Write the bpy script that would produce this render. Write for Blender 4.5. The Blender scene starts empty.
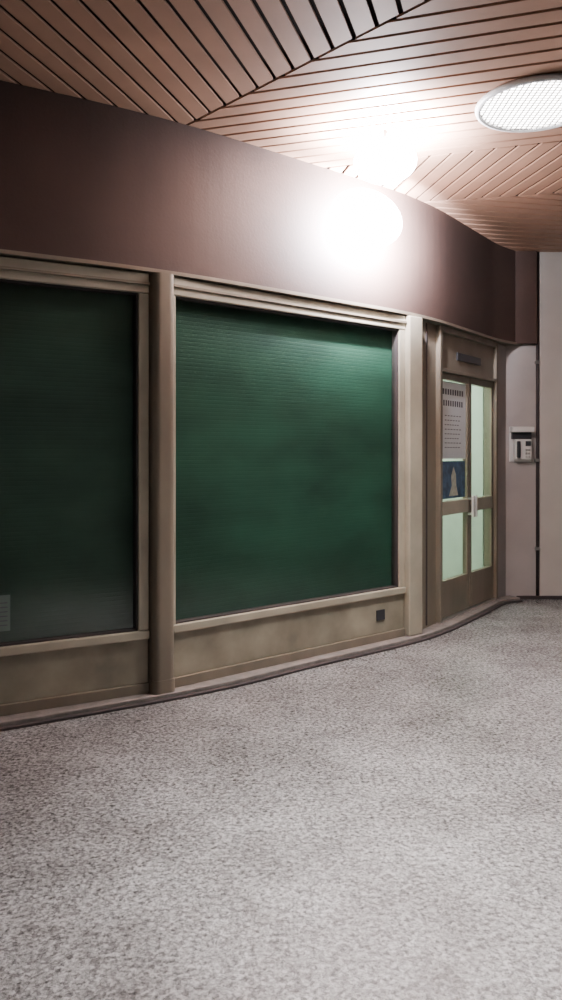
import bpy, math, random
from mathutils import Vector
random.seed(4)
F=770.0; HZ=452.0; CH=1.5; CEIL=3.54

# ---------------- materials ----------------
def mat(name, col, rough=0.6, metal=0.0, var=0.12, scale=6.0, bump=0.0, bscale=80.0, emis=None, estr=0.0, stretch=(1,1,1), spec=0.5):
    m=bpy.data.materials.new(name); m.use_nodes=True
    nt=m.node_tree; n=nt.nodes; l=nt.links
    b=n['Principled BSDF']
    b.inputs['Roughness'].default_value=rough; b.inputs['Metallic'].default_value=metal
    b.inputs['Specular IOR Level'].default_value=spec
    tc=n.new('ShaderNodeTexCoord'); mp=n.new('ShaderNodeMapping'); mp.inputs['Scale'].default_value=stretch
    l.new(tc.outputs['Object'],mp.inputs['Vector'])
    nz=n.new('ShaderNodeTexNoise'); nz.inputs['Scale'].default_value=scale; nz.inputs['Detail'].default_value=5
    l.new(mp.outputs[0],nz.inputs['Vector'])
    cr=n.new('ShaderNodeValToRGB')
    cr.color_ramp.elements[0].position=0.3; cr.color_ramp.elements[1].position=0.7
    cr.color_ramp.elements[0].color=(*[c*(1-var) for c in col],1)
    cr.color_ramp.elements[1].color=(*[min(1,c*(1+var)) for c in col],1)
    l.new(nz.outputs['Fac'],cr.inputs[0]); l.new(cr.outputs[0],b.inputs['Base Color'])
    if bump>0:
        n2=n.new('ShaderNodeTexNoise'); n2.inputs['Scale'].default_value=bscale; n2.inputs['Detail'].default_value=3
        l.new(mp.outputs[0],n2.inputs['Vector'])
        bp=n.new('ShaderNodeBump'); bp.inputs['Strength'].default_value=bump; bp.inputs['Distance'].default_value=0.01
        l.new(n2.outputs['Fac'],bp.inputs['Height']); l.new(bp.outputs[0],b.inputs['Normal'])
    if emis:
        b.inputs['Emission Color'].default_value=(*emis,1); b.inputs['Emission Strength'].default_value=estr
    return m

def glassmat(name, tint=(0.9,0.95,0.92), gl=0.5, rough=0.12):
    m=bpy.data.materials.new(name); m.use_nodes=True
    nt=m.node_tree; n=nt.nodes; l=nt.links; n.clear()
    o=n.new('ShaderNodeOutputMaterial'); mx=n.new('ShaderNodeMixShader')
    t=n.new('ShaderNodeBsdfTransparent'); t.inputs[0].default_value=(*tint,1)
    g=n.new('ShaderNodeBsdfGlossy'); g.inputs['Roughness'].default_value=rough
    f=n.new('ShaderNodeFresnel'); f.inputs['IOR'].default_value=1.45
    ge=n.new('ShaderNodeNewGeometry'); inv=n.new('ShaderNodeMath'); inv.operation='SUBTRACT'; inv.inputs[0].default_value=1
    l.new(ge.outputs['Backfacing'],inv.inputs[1])
    mm=n.new('ShaderNodeMath'); mm.operation='MULTIPLY'; mm.inputs[1].default_value=gl
    m2=n.new('ShaderNodeMath'); m2.operation='MULTIPLY'
    l.new(f.outputs[0],mm.inputs[0]); l.new(mm.outputs[0],m2.inputs[0]); l.new(inv.outputs[0],m2.inputs[1]); l.new(m2.outputs[0],mx.inputs[0])
    l.new(t.outputs[0],mx.inputs[1]); l.new(g.outputs[0],mx.inputs[2]); l.new(mx.outputs[0],o.inputs[0])
    return m
def opalmat(name,colr,st,tr):
    m=bpy.data.materials.new(name); m.use_nodes=True
    nt=m.node_tree; n=nt.nodes; l=nt.links; n.clear()
    o=n.new('ShaderNodeOutputMaterial'); ad=n.new('ShaderNodeAddShader')
    t=n.new('ShaderNodeBsdfTransparent'); t.inputs[0].default_value=(tr,tr,tr,1)
    e=n.new('ShaderNodeEmission'); e.inputs[0].default_value=(*colr,1); e.inputs[1].default_value=st
    l.new(t.outputs[0],ad.inputs[0]); l.new(e.outputs[0],ad.inputs[1]); l.new(ad.outputs[0],o.inputs[0]); return m

def floormat():
    m=bpy.data.materials.new('terrazzo_floor'); m.use_nodes=True
    nt=m.node_tree; n=nt.nodes; l=nt.links; b=n['Principled BSDF']
    tc=n.new('ShaderNodeTexCoord')
    def noise(s,d=4,r=0.6):
        x=n.new('ShaderNodeTexNoise'); x.inputs['Scale'].default_value=s; x.inputs['Detail'].default_value=d
        x.inputs['Roughness'].default_value=r
        l.new(tc.outputs['Object'],x.inputs['Vector']); return x
    def ramp(src,p0,c0,p1,c1):
        r=n.new('ShaderNodeValToRGB'); e=r.color_ramp.elements
        e[0].position=p0; e[1].position=p1; e[0].color=(*c0,1); e[1].color=(*c1,1)
        l.new(src,r.inputs[0]); return r
    a=noise(55,6,0.8); ra=ramp(a.outputs['Fac'],0.39,(0.10,0.094,0.092),0.60,(0.47,0.448,0.442))
    v=n.new('ShaderNodeTexVoronoi'); v.inputs['Scale'].default_value=80; l.new(tc.outputs['Object'],v.inputs['Vector'])
    sep=n.new('ShaderNodeSeparateColor'); l.new(v.outputs['Color'],sep.inputs[0])
    rv=ramp(sep.outputs[0],0.0,(0.28,0.27,0.27),0.6,(1,1,1))
    mul=n.new('ShaderNodeMix'); mul.data_type='RGBA'; mul.blend_type='MULTIPLY'; mul.inputs[0].default_value=0.75
    l.new(ra.outputs[0],mul.inputs[6]); l.new(rv.outputs[0],mul.inputs[7])
    c=noise(1.5,6,0.7); rc=ramp(c.outputs['Fac'],0.35,(0.56,0.55,0.545),0.65,(1,1,1))
    m2=n.new('ShaderNodeMix'); m2.data_type='RGBA'; m2.blend_type='MULTIPLY'; m2.inputs[0].default_value=1
    l.new(mul.outputs[2],m2.inputs[6]); l.new(rc.outputs[0],m2.inputs[7])
    s=noise(3.4,2,0.5); rs=ramp(s.outputs['Fac'],0.25,(0.6,0.58,0.57),0.31,(1,1,1))
    m3=n.new('ShaderNodeMix'); m3.data_type='RGBA'; m3.blend_type='MULTIPLY'; m3.inputs[0].default_value=1
    l.new(m2.outputs[2],m3.inputs[6]); l.new(rs.outputs[0],m3.inputs[7])
    l.new(m3.outputs[2],b.inputs['Base Color'])
    b.inputs['Roughness'].default_value=0.27
    bp=n.new('ShaderNodeBump'); bp.inputs['Strength'].default_value=0.4; bp.inputs['Distance'].default_value=0.004
    l.new(a.outputs['Fac'],bp.inputs['Height']); l.new(bp.outputs[0],b.inputs['Normal'])
    return m

M={}
M['floor']=floormat()
M['bronze']=mat('anodised_bronze',(0.22,0.185,0.138),0.42,0.25,0.15,5,stretch=(1,1,0.4))
M['bronze_l']=mat('champagne_aluminium',(0.40,0.36,0.275),0.4,0.2,0.15,4)
M['panel']=mat('stained_panel',(0.30,0.265,0.195),0.5,0.15,0.32,3.5)
M['fascia']=mat('brown_plaster_fascia',(0.052,0.028,0.021),0.7,0,0.12,2.5,bump=0.1,bscale=60)
M['board']=mat('ceiling_board_salmon',(0.37,0.215,0.145),0.55,0,0.10,3)
M['dark']=mat('dark_void',(0.02,0.011,0.009),0.9,0,0.1)
M['shutter']=mat('green_shutter',(0.022,0.068,0.044),0.65,0,0.4,1.3,stretch=(1,1,2.2))
M['shutter2']=mat('green_grey_shutter',(0.047,0.080,0.061),0.65,0,0.35,1.4,stretch=(1,1,2.2))
M['glass']=glassmat('window_glass',gl=1.7,rough=0.10)
M['glassd']=glassmat('door_glass',(0.90,0.96,0.92),0.5)
M['wall']=mat('grey_wall_plaster',(0.42,0.38,0.355),0.8,0,0.08,3,bump=0.1)
M['wall2']=mat('beige_wall_panel',(0.52,0.475,0.43),0.6,0,0.06,3)
M['kerb']=mat('kerb_stone',(0.19,0.165,0.15),0.6,0,0.25,14,bump=0.3)
M['rubber']=mat('black_joint',(0.04,0.03,0.03),0.7,0,0.2)
M['white']=mat('white_enamel',(0.8,0.8,0.8),0.35,0,0.03)
M['plastic']=mat('ivory_plastic',(0.68,0.66,0.62),0.4,0,0.04)
M['black']=mat('black_plastic',(0.03,0.03,0.035),0.4,0,0.1)
M['paper']=mat('paper',(0.82,0.84,0.83),0.7,0,0.03)
M['paper2']=mat('faded_paper',(0.14,0.19,0.165),0.7,0,0.1)
M['blue']=mat('blue_print',(0.06,0.12,0.20),0.6,0,0.5,14)
M['ink']=mat('ink',(0.10,0.10,0.11),0.7,0,0.1)
M['yellow']=mat('yellow_print',(0.50,0.50,0.40),0.6,0,0.2,30)
M['room']=mat('lobby_paint',(0.72,0.79,0.71),0.7,0,0.05)
M['steel']=mat('brushed_steel',(0.5,0.48,0.45),0.3,0.8,0.1,20)
M['lens']=opalmat('flood_lens_lit',(0.95,0.94,1.0),38,0.85)
M['diff']=mat('lamp_diffuser',(0.9,0.9,0.9),0.5,emis=(1.0,0.97,0.98),estr=24)
M['tube']=mat('fluorescent_tube',(1,1,1),0.4,emis=(0.93,1.0,0.94),estr=120)

# ---------------- helpers ----------------
col=bpy.context.scene.collection
def empty(name,loc=(0,0,0)):
    e=bpy.data.objects.new(name,None); e.location=loc; col.objects.link(e); e.empty_display_size=0.1; return e
def mesh(name,vs,fs,m,parent=None,bevel=0,smooth=False,seg=2):
    me=bpy.data.meshes.new(name); me.from_pydata([tuple(v) for v in vs],[],fs); me.update()
    import bmesh
    bm=bmesh.new(); bm.from_mesh(me); bmesh.ops.recalc_face_normals(bm,faces=bm.faces); bm.to_mesh(me); bm.free()
    ob=bpy.data.objects.new(name,me); col.objects.link(ob); me.materials.append(M[m])
    if parent:
        ob.parent=parent; ob.matrix_parent_inverse=parent.matrix_basis.inverted()
    if bevel:
        md=ob.modifiers.new('b','BEVEL'); md.width=bevel; md.segments=seg; md.limit_method='ANGLE'
    if smooth:
        for p in me.polygons: p.use_smooth=True
    return ob
CF=[(0,1,2,3),(7,6,5,4),(0,4,5,1),(1,5,6,2),(2,6,7,3),(3,7,4,0)]
class Seg:
    def __init__(s,A,B):
        s.A=Vector(A); s.B=Vector(B); d=s.B-s.A; s.L=d.length; s.u=d/s.L; s.n=Vector((s.u.y,-s.u.x))
    def p(s,u,n,z):
        q=s.A+s.u*u+s.n*n; return (q.x,q.y,z)
    def box(s,name,u0,u1,n0,n1,z0,z1,m,parent=None,bevel=0):
        vs=[s.p(u0,n0,z0),s.p(u1,n0,z0),s.p(u1,n1,z0),s.p(u0,n1,z0),s.p(u0,n0,z1),s.p(u1,n0,z1),s.p(u1,n1,z1),s.p(u0,n1,z1)]
        return mesh(name,vs,CF,m,parent,bevel)
    def upx(s,px):
        k=(px-281)/F; return (k*s.A.y-s.A.x)/(s.u.x-k*s.u.y)
W=Seg((0,0),(1,0))
def wbox(name,x0,x1,y0,y1,z0,z1,m,parent=None,bevel=0):
    return W.box(name,x0,x1,-y1,-y0,z0,z1,m,parent,bevel)
def prism(poly,z0,z1,vs,fs):
    b=len(vs); k=len(poly)
    vs+= [(p[0],p[1],z0) for p in poly]+[(p[0],p[1],z1) for p in poly]
    fs.append(tuple(range(b,b+k))); fs.append(tuple(reversed(range(b+k,b+2*k))))
    for i in range(k):
        j=(i+1)%k; fs.append((b+i,b+j,b+k+j,b+k+i))
def offs(pts,d):
    P=[Vector(p) for p in pts]; out=[]
    for i in range(len(P)):
        ns=[]
        if i>0: t=(P[i]-P[i-1]).normalized(); ns.append(Vector((t.y,-t.x)))
        if i<len(P)-1: t=(P[i+1]-P[i]).normalized(); ns.append(Vector((t.y,-t.x)))
        m=sum(ns,Vector((0,0))).normalized(); out.append(P[i]+m*(d/m.dot(ns[0])))
    return out
def strip(name,pts,d0,d1,z0,z1,m,parent=None,bevel=0):
    a=offs(pts,d0); b=offs(pts,d1); vs=[];fs=[]; k=len(a)
    for i in range(k):
        vs+=[(a[i].x,a[i].y,z0),(b[i].x,b[i].y,z0),(b[i].x,b[i].y,z1),(a[i].x,a[i].y,z1)]
    for i in range(k-1):
        q=4*i
        for e in range(4):
            f=(e+1)%4; fs.append((q+e,q+f,q+4+f,q+4+e))
    fs.append((0,1,2,3)); e=4*(k-1); fs.append((e+3,e+2,e+1,e))
    return mesh(name,vs,fs,m,parent,bevel)
def catmull(P,n=8):
    P=[Vector(p) for p in P]; Q=[2*P[0]-P[1]]+P+[2*P[-1]-P[-2]]; out=[]
    for i in range(1,len(Q)-2):
        for k in range(n):
            t=k/n; a,b,c,d=Q[i-1],Q[i],Q[i+1],Q[i+2]
            out.append(0.5*((2*b)+(c-a)*t+(2*a-5*b+4*c-d)*t*t+(-a+3*b-3*c+d)*t**3))
    out.append(P[-1]); return out
def fillet(P,r=0.6,n=10):
    P=[Vector(p) for p in P]; out=[P[0]]
    for i in range(1,len(P)-1):
        a,b,c=P[i-1],P[i],P[i+1]
        r1=min(r,(a-b).length*0.48,(c-b).length*0.48)
        s=b+(a-b).normalized()*r1; e=b+(c-b).normalized()*r1
        for k in range(n+1):
            t=k/n; out.append(s*(1-t)**2+b*2*t*(1-t)+e*t*t)
    out.append(P[-1]); return out
def lathe(name,prof,center,m,parent=None,N=48,smooth=True,axis=None,sc=(1,1,1)):
    vs=[];fs=[];k=len(prof)
    c=Vector(center)
    ax=Vector(axis).normalized() if axis else Vector((0,0,1))
    q=Vector((0,0,1)).rotation_difference(ax)
    for i in range(N):
        a=2*math.pi*i/N
        for r,z in prof: vs.append(tuple(c+q@Vector((r*math.cos(a)*sc[0],r*math.sin(a)*sc[1],z*sc[2]))))
    for i in range(N):
        j=(i+1)%N
        for e in range(k-1): fs.append((i*k+e,j*k+e,j*k+e+1,i*k+e+1))
    return mesh(name,vs,fs,m,parent,0,smooth)

# ---------------- layout (plan) ----------------
P1=(-0.74,4.72); P2=(1.11,6.24); P3=(1.33,6.56); P4=(2.13,7.65); P5=(2.30,7.88)
a1=math.radians(29); P0=(P1[0]-2.35*math.cos(a1),P1[1]-2.35*math.sin(a1))
a0=math.radians(20); Pm=(P0[0]-2.35*math.cos(a0),P0[1]-2.35*math.sin(a0))
S0=Seg(Pm,P0); S1=Seg(P0,P1); S2=Seg(P1,P2); S3=Seg(P2,P3); S4=Seg(P3,P4); S5=Seg(P4,P5)
BY=7.88
fl=wbox('floor',-7,7,-4,10,-0.1,0.0,'floor')

cv=catmull([Pm,P0,P1,(0.2,5.47),P2,(1.72,7.05),P4,(2.36,7.80)],8)
kerb=empty('baseboard_left')
strip('kerb_stone',cv,-0.06,0.085,0.0,0.04,'kerb',kerb,0.006)
strip('kerb_joint',cv,0.085,0.115,0.0,0.016,'rubber',kerb,0.003)

# fascia
FP=fillet([Pm,P0,P1,P2,P4,(2.50,BY+0.1)],0.55)
fa=empty('wall_fascia')
strip('fascia_plaster',FP,-0.12,0.045,2.605,CEIL,'fascia',fa,0)
strip('fascia_drip_edge',FP,-0.10,0.055,2.590,2.612,'bronze',fa,0)
wbox('fascia_return',2.36,2.60,BY-0.07,BY-0.001,2.60,CEIL,'fascia',fa,0.006)

def post(pt,r,ang,e,m='bronze'):
    ca,sa=math.cos(ang),math.sin(ang)
    hw=r
    prof=[(-hw,-0.10),(hw,-0.10),(hw,0.02)]
    for k in range(9):
        t=math.radians(90*k/8); prof.append((hw-0.045+0.045*math.cos(t),0.03+0.045*math.sin(t)))
    for k in range(9):
        t=math.radians(90+90*k/8); prof.append((-hw+0.045+0.045*math.cos(t),0.03+0.045*math.sin(t)))
    prof.append((-hw,0.02))
    pl=[(pt[0]+x*ca+y*sa, pt[1]+x*sa-y*ca) for x,y in prof]
    vs=[];fs=[]; prism(pl,0.04,2.582,vs,fs); mesh('mullion_post',vs,fs,m,e,0)
    pl2=[(pt[0]+x*1.06*ca+(y+.004)*sa, pt[1]+x*1.06*sa-(y+.004)*ca) for x,y in prof]
    vs=[];fs=[]; prism(pl2,0.04,0.12,vs,fs); mesh('post_shoe',vs,fs,m,e,0)

# windows
def window(name,S,uL,uR,sh,zb,zt,outlet=None):
    w=empty(name)
    fr=0.065; top=2.582
    S.box('frame_top',uL,uR,-0.10,0.02,zt,top,'bronze_l',w,0.006)
    S.box('frame_top_lip',uL,uR,0.02,0.035,zt+0.05,zt+0.065,'bronze',w)
    S.box('frame_left',uL,uL+0.025,-0.10,0.015,zb,zt,'bronze_l',w,0.006)
    S.box('frame_right',uR-fr,uR,-0.10,0.015,zb,zt,'bronze_l',w,0.006)
    S.box('frame_bottom',uL,uR,-0.10,0.03,zb-0.05,zb,'bronze_l',w,0.006)
    S.box('gasket_right',uR-fr-0.010,uR-fr,-0.06,0.0,zb,zt,'rubber',w)
    S.box('gasket_top',uL+0.025,uR-fr,-0.06,0.0,zt-0.010,zt,'rubber',w)
    S.box('gasket_bottom',uL+0.025,uR-fr,-0.06,0.0,zb,zb+0.010,'rubber',w)
    S.box('spandrel_panel',uL,uR,-0.10,0.0,0.10,zb-0.05,'panel',w,0.004)
    S.box('spandrel_foot',uL,uR,-0.10,0.02,0.04,0.10,'bronze',w,0.004)
    S.box('glass_pane',uL+0.02,uR-fr,-0.033,-0.025,zb,zt,'glass',w)
    vs=[];fs=[];n=int((zt-zb)/0.026); D=0.02
    for i in range(n+1):
        z=zb+(zt-zb)*i/n
        for (dz,dn) in ((0,-0.088),(0.004,-0.0875),(0.020,-0.0875),(0.0235,-0.088)):
            vs.append(S.p(uL+0.02,dn+D,z+dz)); vs.append(S.p(uR-0.03,dn+D,z+dz))
    for i in range(len(vs)//2-1): fs.append((2*i,2*i+1,2*i+3,2*i+2))
    mesh('shutter_slats',vs,fs,sh,w)
    S.box('back_board',uL,uR,-0.12,-0.10,0.04,top,'dark',w)
    if outlet:
        S.box('vent_outlet',outlet,outlet+0.09,0.0,0.012,0.20,0.28,'black',w,0.004)
    return w
wa=window('window_1',S0,0.08,S0.L-0.08,'shutter2',0.43,2.46)
w2=window('window_2',S1,0.08,S1.L-0.078,'shutter2',0.42,2.46)
w3=window('window_3',S2,0.078,S2.L-0.172,'shutter',0.43,2.47,outlet=S2.upx(376))
post(P0,0.072,math.radians(25),wa)
post(P1,0.072,math.radians(34),w2)
uN=S1.upx(-8)
nt_=empty('window_notice'); S1.box('notice_sheet',uN,uN+0.1,-0.024,-0.021,0.50,0.70,'paper2',nt_)
for i in range(6): S1.box('notice_line_%d'%i,uN+0.015,uN+0.085,-0.021,-0.0205,0.53+0.025*i,0.535+0.025*i,'ink',nt_)

pi_=empty('pilaster')
S2.box('pilaster_face',S2.L-0.168,S2.L-0.01,-0.12,0.06,0.04,2.582,'bronze_l',pi_,0.01)
S3.box('side_panel',0.0,S3.L-0.002,-0.12,-0.01,0.04,2.582,'bronze',pi_,0.004)
S3.box('side_panel_groove',S3.L*0.45,S3.L*0.45+0.02,-0.01,-0.004,0.06,2.57,'rubber',pi_)

# ---------------- door ----------------
d=empty('door_1')
L=S4.L; ZT=2.582
S4.box('jamb_left',0,0.05,-0.10,0.03,0.04,ZT,'bronze',d,0.005)
S4.box('jamb_right',L-0.05,L,-0.10,0.03,0.04,ZT,'bronze',d,0.005)
S4.box('transom_panel',0.05,L-0.05,-0.08,0.0,2.22,ZT-0.04,'bronze',d,0.004)
S4.box('head_rail',0.05,L-0.05,-0.10,0.03,ZT-0.05,ZT,'bronze',d,0.004)
S4.box('transom_rail',0.05,L-0.05,-0.10,0.03,2.19,2.22,'bronze',d,0.004)
S4.box('threshold',0.0,L,-0.12,0.03,0.04,0.055,'steel',d)
S4.box('name_plate',0.40,0.95,0.0,0.012,2.32,2.39,'black',d,0.003)
mid=L*0.52
for nm,u0,u1 in (('leaf_left',0.053,mid-0.004),('leaf_right',mid+0.004,L-0.053)):
    st=0.045
    S4.box(nm+'_stile_a',u0,u0+st,-0.05,0.0,0.06,2.188,'bronze',d,0.005)
    S4.box(nm+'_stile_b',u1-st,u1,-0.05,0.0,0.06,2.188,'bronze',d,0.005)
    S4.box(nm+'_rail_top',u0+st,u1-st,-0.05,0.0,2.13,2.188,'bronze',d,0.004)
    S4.box(nm+'_rail_mid',u0+st,u1-st,-0.05,0.01,0.95,1.07,'bronze_l',d,0.004)
    S4.box(nm+'_rail_bot',u0+st,u1-st,-0.05,0.0,0.06,0.38,'bronze',d,0.004)
    S4.box(nm+'_glass_upper',u0+st,u1-st,-0.026,-0.020,1.07,2.13,'glassd',d)
    S4.box(nm+'_glass_lower',u0+st,u1-st,-0.026,-0.020,0.38,0.95,'glassd',d)
for s,nm in ((-1,'handle_left'),(1,'handle_right')):
    u=mid+s*0.035
    S4.box(nm+'_bar',u-0.012,u+0.012,0.035,0.06,0.90,1.10,'plastic',d,0.006)
    S4.box(nm+'_mount_a',u-0.008,u+0.008,0.0,0.037,0.92,0.94,'steel',d)
    S4.box(nm+'_mount_b',u-0.008,u+0.008,0.0,0.037,1.06,1.08,'steel',d)
po=empty('notice_poster'); a,b=0.105,mid-0.052
S4.box('sheet',a,b,-0.0195,-0.0165,1.44,2.12,'paper',po)
for i,(z,h,k0,k1) in enumerate([(2.03,0.05,0.08,0.92),(1.93,0.05,0.10,0.90)]+[(1.82-0.04*j,0.007,0.16,0.84-0.05*(j%3)) for j in range(8)]):
    w_=(b-a)
    segs=9 if i<2 else 6
    for j in range(segs):
        x0=a+w_*(k0+(k1-k0)*j/segs); x1=a+w_*(k0+(k1-k0)*(j+0.6)/segs)
        S4.box('print_%d_%d'%(i,j),x0,x1,-0.0165,-0.016,z-h/2,z+h/2,'ink',po)
pb=empty('picture_poster')
S4.box('sheet',a+0.02,b-0.02,-0.0195,-0.0165,1.09,1.42,'blue',pb)
c0=(a+b)/2
mesh('print_figure',[S4.p(c0-0.10,-0.016,1.11),S4.p(c0+0.10,-0.016,1.11),S4.p(c0+0.06,-0.016,1.20),S4.p(c0+0.05,-0.016,1.30),S4.p(c0,-0.016,1.37),S4.p(c0-0.05,-0.016,1.29),S4.p(c0-0.04,-0.016,1.20)],[(0,1,2,3,4,5,6)],'yellow',pb)
lb=empty('entrance_lobby')
S4.box('lobby_floor',-0.1,L,-1.9,-0.12,0.0,0.04,'wall2',lb)
S4.box('lobby_ceiling',-0.1,L,-1.9,-0.12,2.6,2.65,'room',lb)
S4.box('lobby_back',-0.1,L+0.05,-1.95,-1.9,0.0,2.65,'room',lb)
S4.box('lobby_side_a',-0.15,-0.1,-1.9,-0.13,0.0,2.65,'room',lb)
S4.box('lobby_side_b',L,L+0.05,-1.9,-0.13,0.0,2.65,'room',lb)
S4.box('lobby_tube',0.2,L-0.2,-1.1,-1.02,2.55,2.6,'tube',lb,0.01)

# ---------------- back wall ----------------
strip('wall_corner',[P4,P5,(2.38,BY+0.1)],-0.12,0.0,0.0,2.58,'wall')
wb=empty('wall_back')
wbox('plaster',2.30,2.64,BY,BY+0.12,0,CEIL,'wall',wb)
wbox('smooth_panel',2.64,7,BY-0.03,BY+0.12,0,CEIL,'wall2',wb,0.004)
wbox('panel_joint',4.2,4.215,BY-0.033,BY-0.03,0,CEIL,'rubber',wb)
tb=empty('baseboard_back'); wbox('skirting',2.40,7,BY-0.045,BY-0.031,0,0.035,'rubber',tb)
cd=empty('wall_conduit')
lathe('conduit_pipe',[(0,0),(0.016,0),(0.016,CEIL),(0,CEIL)],(2.618,BY-0.02,0),'rubber',cd,16)
for z in (0.5,1.4,2.4): wbox('conduit_clip',2.59,2.64,BY-0.04,BY-0.0,z,z+0.03,'steel',cd)

# intercom
ic=empty('wall_intercom'); y=BY
wbox('back_plate',2.335,2.56,y-0.012,y,1.40,1.76,'plastic',ic,0.004)
wbox('hood',2.335,2.56,y-0.11,y-0.012,1.70,1.755,'plastic',ic,0.008)
wbox('screen_panel',2.35,2.545,y-0.06,y-0.012,1.63,1.70,'black',ic,0.004)
wbox('body',2.37,2.54,y-0.085,y-0.012,1.42,1.63,'plastic',ic,0.01)
wbox('speaker',2.475,2.53,y-0.089,y-0.085,1.56,1.61,'black',ic,0.002)
for i in range(3):
    for j in range(2): wbox('button_%d%d'%(i,j),2.475+0.027*j,2.495+0.027*j,y-0.090,y-0.085,1.44+0.035*i,1.46+0.035*i,'steel',ic,0.002)
wbox('handset',2.385,2.42,y-0.115,y-0.085,1.44,1.61,'black',ic,0.008)

# ---------------- ceiling ----------------
ce=empty('ceiling')
wbox('backing',-7,7,-4,BY+0.12,CEIL+0.045,CEIL+0.12,'dark',ce)
def clip(poly,nx,ny,c):
    out=[]
    for i in range(len(poly)):
        p=poly[i];q=poly[(i+1)%len(poly)]
        dp=nx*p[0]+ny*p[1]-c; dq=nx*q[0]+ny*q[1]-c
        if dp<=0: out.append(p)
        if (dp<0<dq) or (dq<0<dp):
            t=dp/(dp-dq); out.append((p[0]+t*(q[0]-p[0]),p[1]+t*(q[1]-p[1])))
    return out
R=[(-6,-3),(6,-3),(6,BY),(-6,BY)]
g=0.010
def line(pt,dr):
    v=Vector(dr).normalized(); n=Vector((-v.y,v.x)); 
    if n.y<0: n=-n
    return n.x,n.y,n.x*pt[0]+n.y*pt[1]
A=line((-0.43,4.64),(1.02,-1.08)); B=line((1.05,5.30),(0.95,-0.30)); C=line((1.61,6.20),(0.98,-0.20))
neg=lambda h,e:(-h[0],-h[1],-h[2]-e)
pos=lambda h,e:(h[0],h[1],h[2]-e)
regs=[([pos(A,g)],17,),([neg(A,g),pos(B,g)],107),([neg(A,g),neg(B,g),pos(C,g)],-12),([neg(A,g),neg(C,g)],78)]
pitch=0.125; gap=0.025
for ri,(hs,ang) in enumerate(regs):
    poly=R
    for h in hs: poly=clip(poly,*h)
    t=math.radians(ang); dv=Vector((math.sin(t),math.cos(t))); nv=Vector((dv.y,-dv.x))
    ds=[nv.x*p[0]+nv.y*p[1] for p in poly]; k=math.floor(min(ds)/pitch)
    vs=[];fs=[]
    while k*pitch<max(ds):
        q=clip(poly,nv.x,nv.y,k*pitch+pitch-gap)
        if len(q)>2: q=clip(q,-nv.x,-nv.y,-k*pitch)
        if len(q)>2: prism(q,CEIL,CEIL+0.012,vs,fs)
        k+=1
    mesh('boards_%d'%(ri+1),vs,fs,'board',ce)

# ---------------- lamps ----------------
def light(name,kind,loc,energy,color,size=0.3,aim=None,parent=None,spread=None,blend=1.0):
    ld=bpy.data.lights.new(name,kind); ld.energy=energy; ld.color=color
    if kind=='AREA':
        ld.shape='DISK'; ld.size=size
        if spread: ld.spread=math.radians(spread)
    else:
        ld.shadow_soft_size=size
        if kind=='SPOT': ld.spot_size=math.radians(spread); ld.spot_blend=blend
    o=bpy.data.objects.new(name,ld); o.location=loc; col.objects.link(o)
    if aim: o.rotation_euler=Vector(aim).to_track_quat('-Z','Y').to_euler()
    if parent: o.parent=parent; o.matrix_parent_inverse=parent.matrix_basis.inverted()
    return o
def roundlamp(name,x,y,en,spread):
    e=empty(name,(x,y,CEIL))
    lathe('rim',[(0.325,0.0),(0.352,0.0),(0.357,-0.01),(0.35,-0.028),(0.335,-0.032),(0.325,-0.025),(0.325,0.0)],(x,y,CEIL),'white',e)
    lathe('diffuser',[(0.0,-0.006),(0.327,-0.006),(0.327,-0.002),(0,-0.002)],(x,y,CEIL),'diff',e)
    vs=[];fs=[]
    r=0.328;n=10
    for i in range(-n,n+1):
        o=i*r/n*0.97; h=math.sqrt(max(r*r-o*o,0))
        w_=0.0035
        for ax in (0,1):
            pl=[(x-h,y+o-w_),(x+h,y+o-w_),(x+h,y+o+w_),(x-h,y+o+w_)] if ax==0 else [(x+o-w_,y-h),(x+o+w_,y-h),(x+o+w_,y+h),(x+o-w_,y+h)]
            prism(pl,CEIL-0.018,CEIL-0.012,vs,fs)
    mesh('louvre_grid',vs,fs,'steel',e)
    light('lamp','AREA',(x,y,CEIL-0.045),en,(1.0,0.99,0.98),0.6,None,e,spread)
roundlamp('ceiling_light',1.50,4.50,55,100)
roundlamp('ceiling_light.001',0.50,2.65,42,58)

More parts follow.
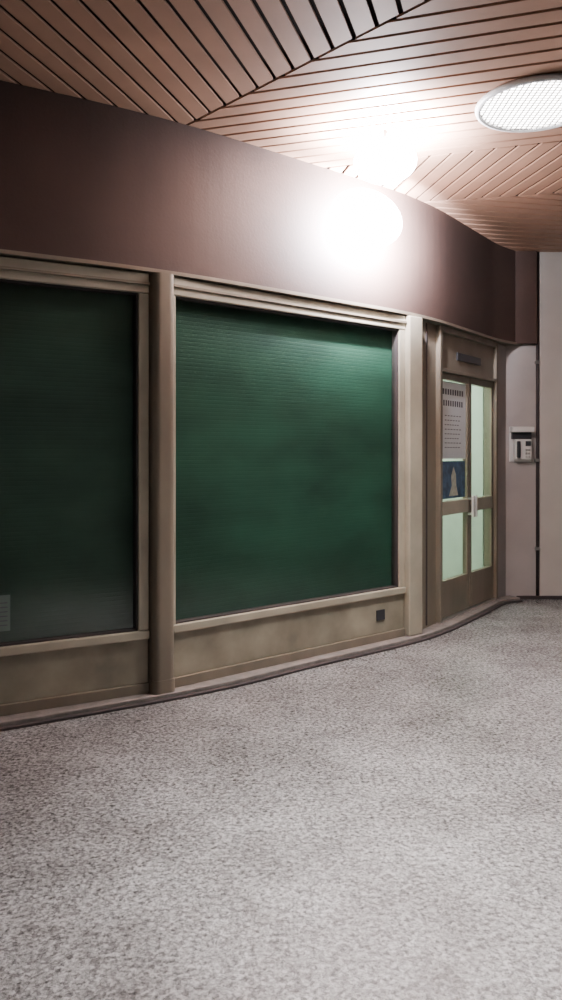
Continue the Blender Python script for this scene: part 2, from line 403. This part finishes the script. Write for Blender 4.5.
pr=[(math.sin(math.pi*i/16),-math.cos(math.pi*i/16)) for i in range(17)]
ub=S2.upx(350)-0.08
off=0.26; zc=3.17
c2=S2.p(ub,off,zc)
f2=empty('floodlight',c2)
S2.box('wall_plate',ub-0.06,ub+0.06,0.046,0.06,zc-0.06,zc+0.06,'white',f2,0.004)
S2.box('wall_arm',ub-0.012,ub+0.012,0.06,off-0.1,zc-0.012,zc+0.012,'white',f2)
vs=[];fs=[];k=17;N=32
for i in range(N):
    a_=2*math.pi*i/N
    for r_,z_ in pr:
        vs.append(tuple(Vector(S2.p(ub+0.33*r_*math.cos(a_),off+0.15*r_*math.sin(a_),zc+0.20*z_))))
for i in range(N):
    j=(i+1)%N
    for e in range(k-1): fs.append((i*k+e,j*k+e,j*k+e+1,i*k+e+1))
mesh('lit_cover',vs,fs,'lens',f2,0,True)
light('wall_glare_spot','SPOT',S2.p(ub+0.20,off+0.12,zc),6000,(0.92,0.89,1.0),0.04,(-S2.n.x,-S2.n.y,0.05),f2,158)  # added spot, spreads the lamp's glare over the fascia
# second head under the ceiling boards, added to blow out the ceiling there
hx,hy=0.66,4.88
f3=empty('added_glare_head',(hx,hy,CEIL))
lathe('stem',[(0,0),(0.012,0),(0.012,-0.10),(0,-0.10)],(hx,hy,CEIL),'white',f3,12)
lathe('lit_globe',[(0.20*r_,0.13*z_) for r_,z_ in pr],(hx,hy,CEIL-0.20),'lens',f3,32)
light('ceiling_glare_spot','SPOT',(hx,hy,CEIL-0.29),4200,(0.95,0.92,1.0),0.04,(0,0.02,1),f3,146)  # added uplight for the glare patch on the boards

# world
w=bpy.data.worlds.new('night'); bpy.context.scene.world=w; w.use_nodes=True
w.node_tree.nodes['Background'].inputs[0].default_value=(0.50,0.56,0.56,1)
w.node_tree.nodes['Background'].inputs[1].default_value=0.06

cd_=bpy.data.cameras.new('camera'); cam=bpy.data.objects.new('camera',cd_); col.objects.link(cam)
cam.location=(0,0,CH); cam.rotation_euler=(math.radians(90),0,0)
cd_.sensor_fit='VERTICAL'; cd_.sensor_height=36; cd_.lens=36*F/1000
cd_.shift_y=-(500-HZ)/1000
cd_.clip_start=0.05
bpy.context.scene.camera=cam
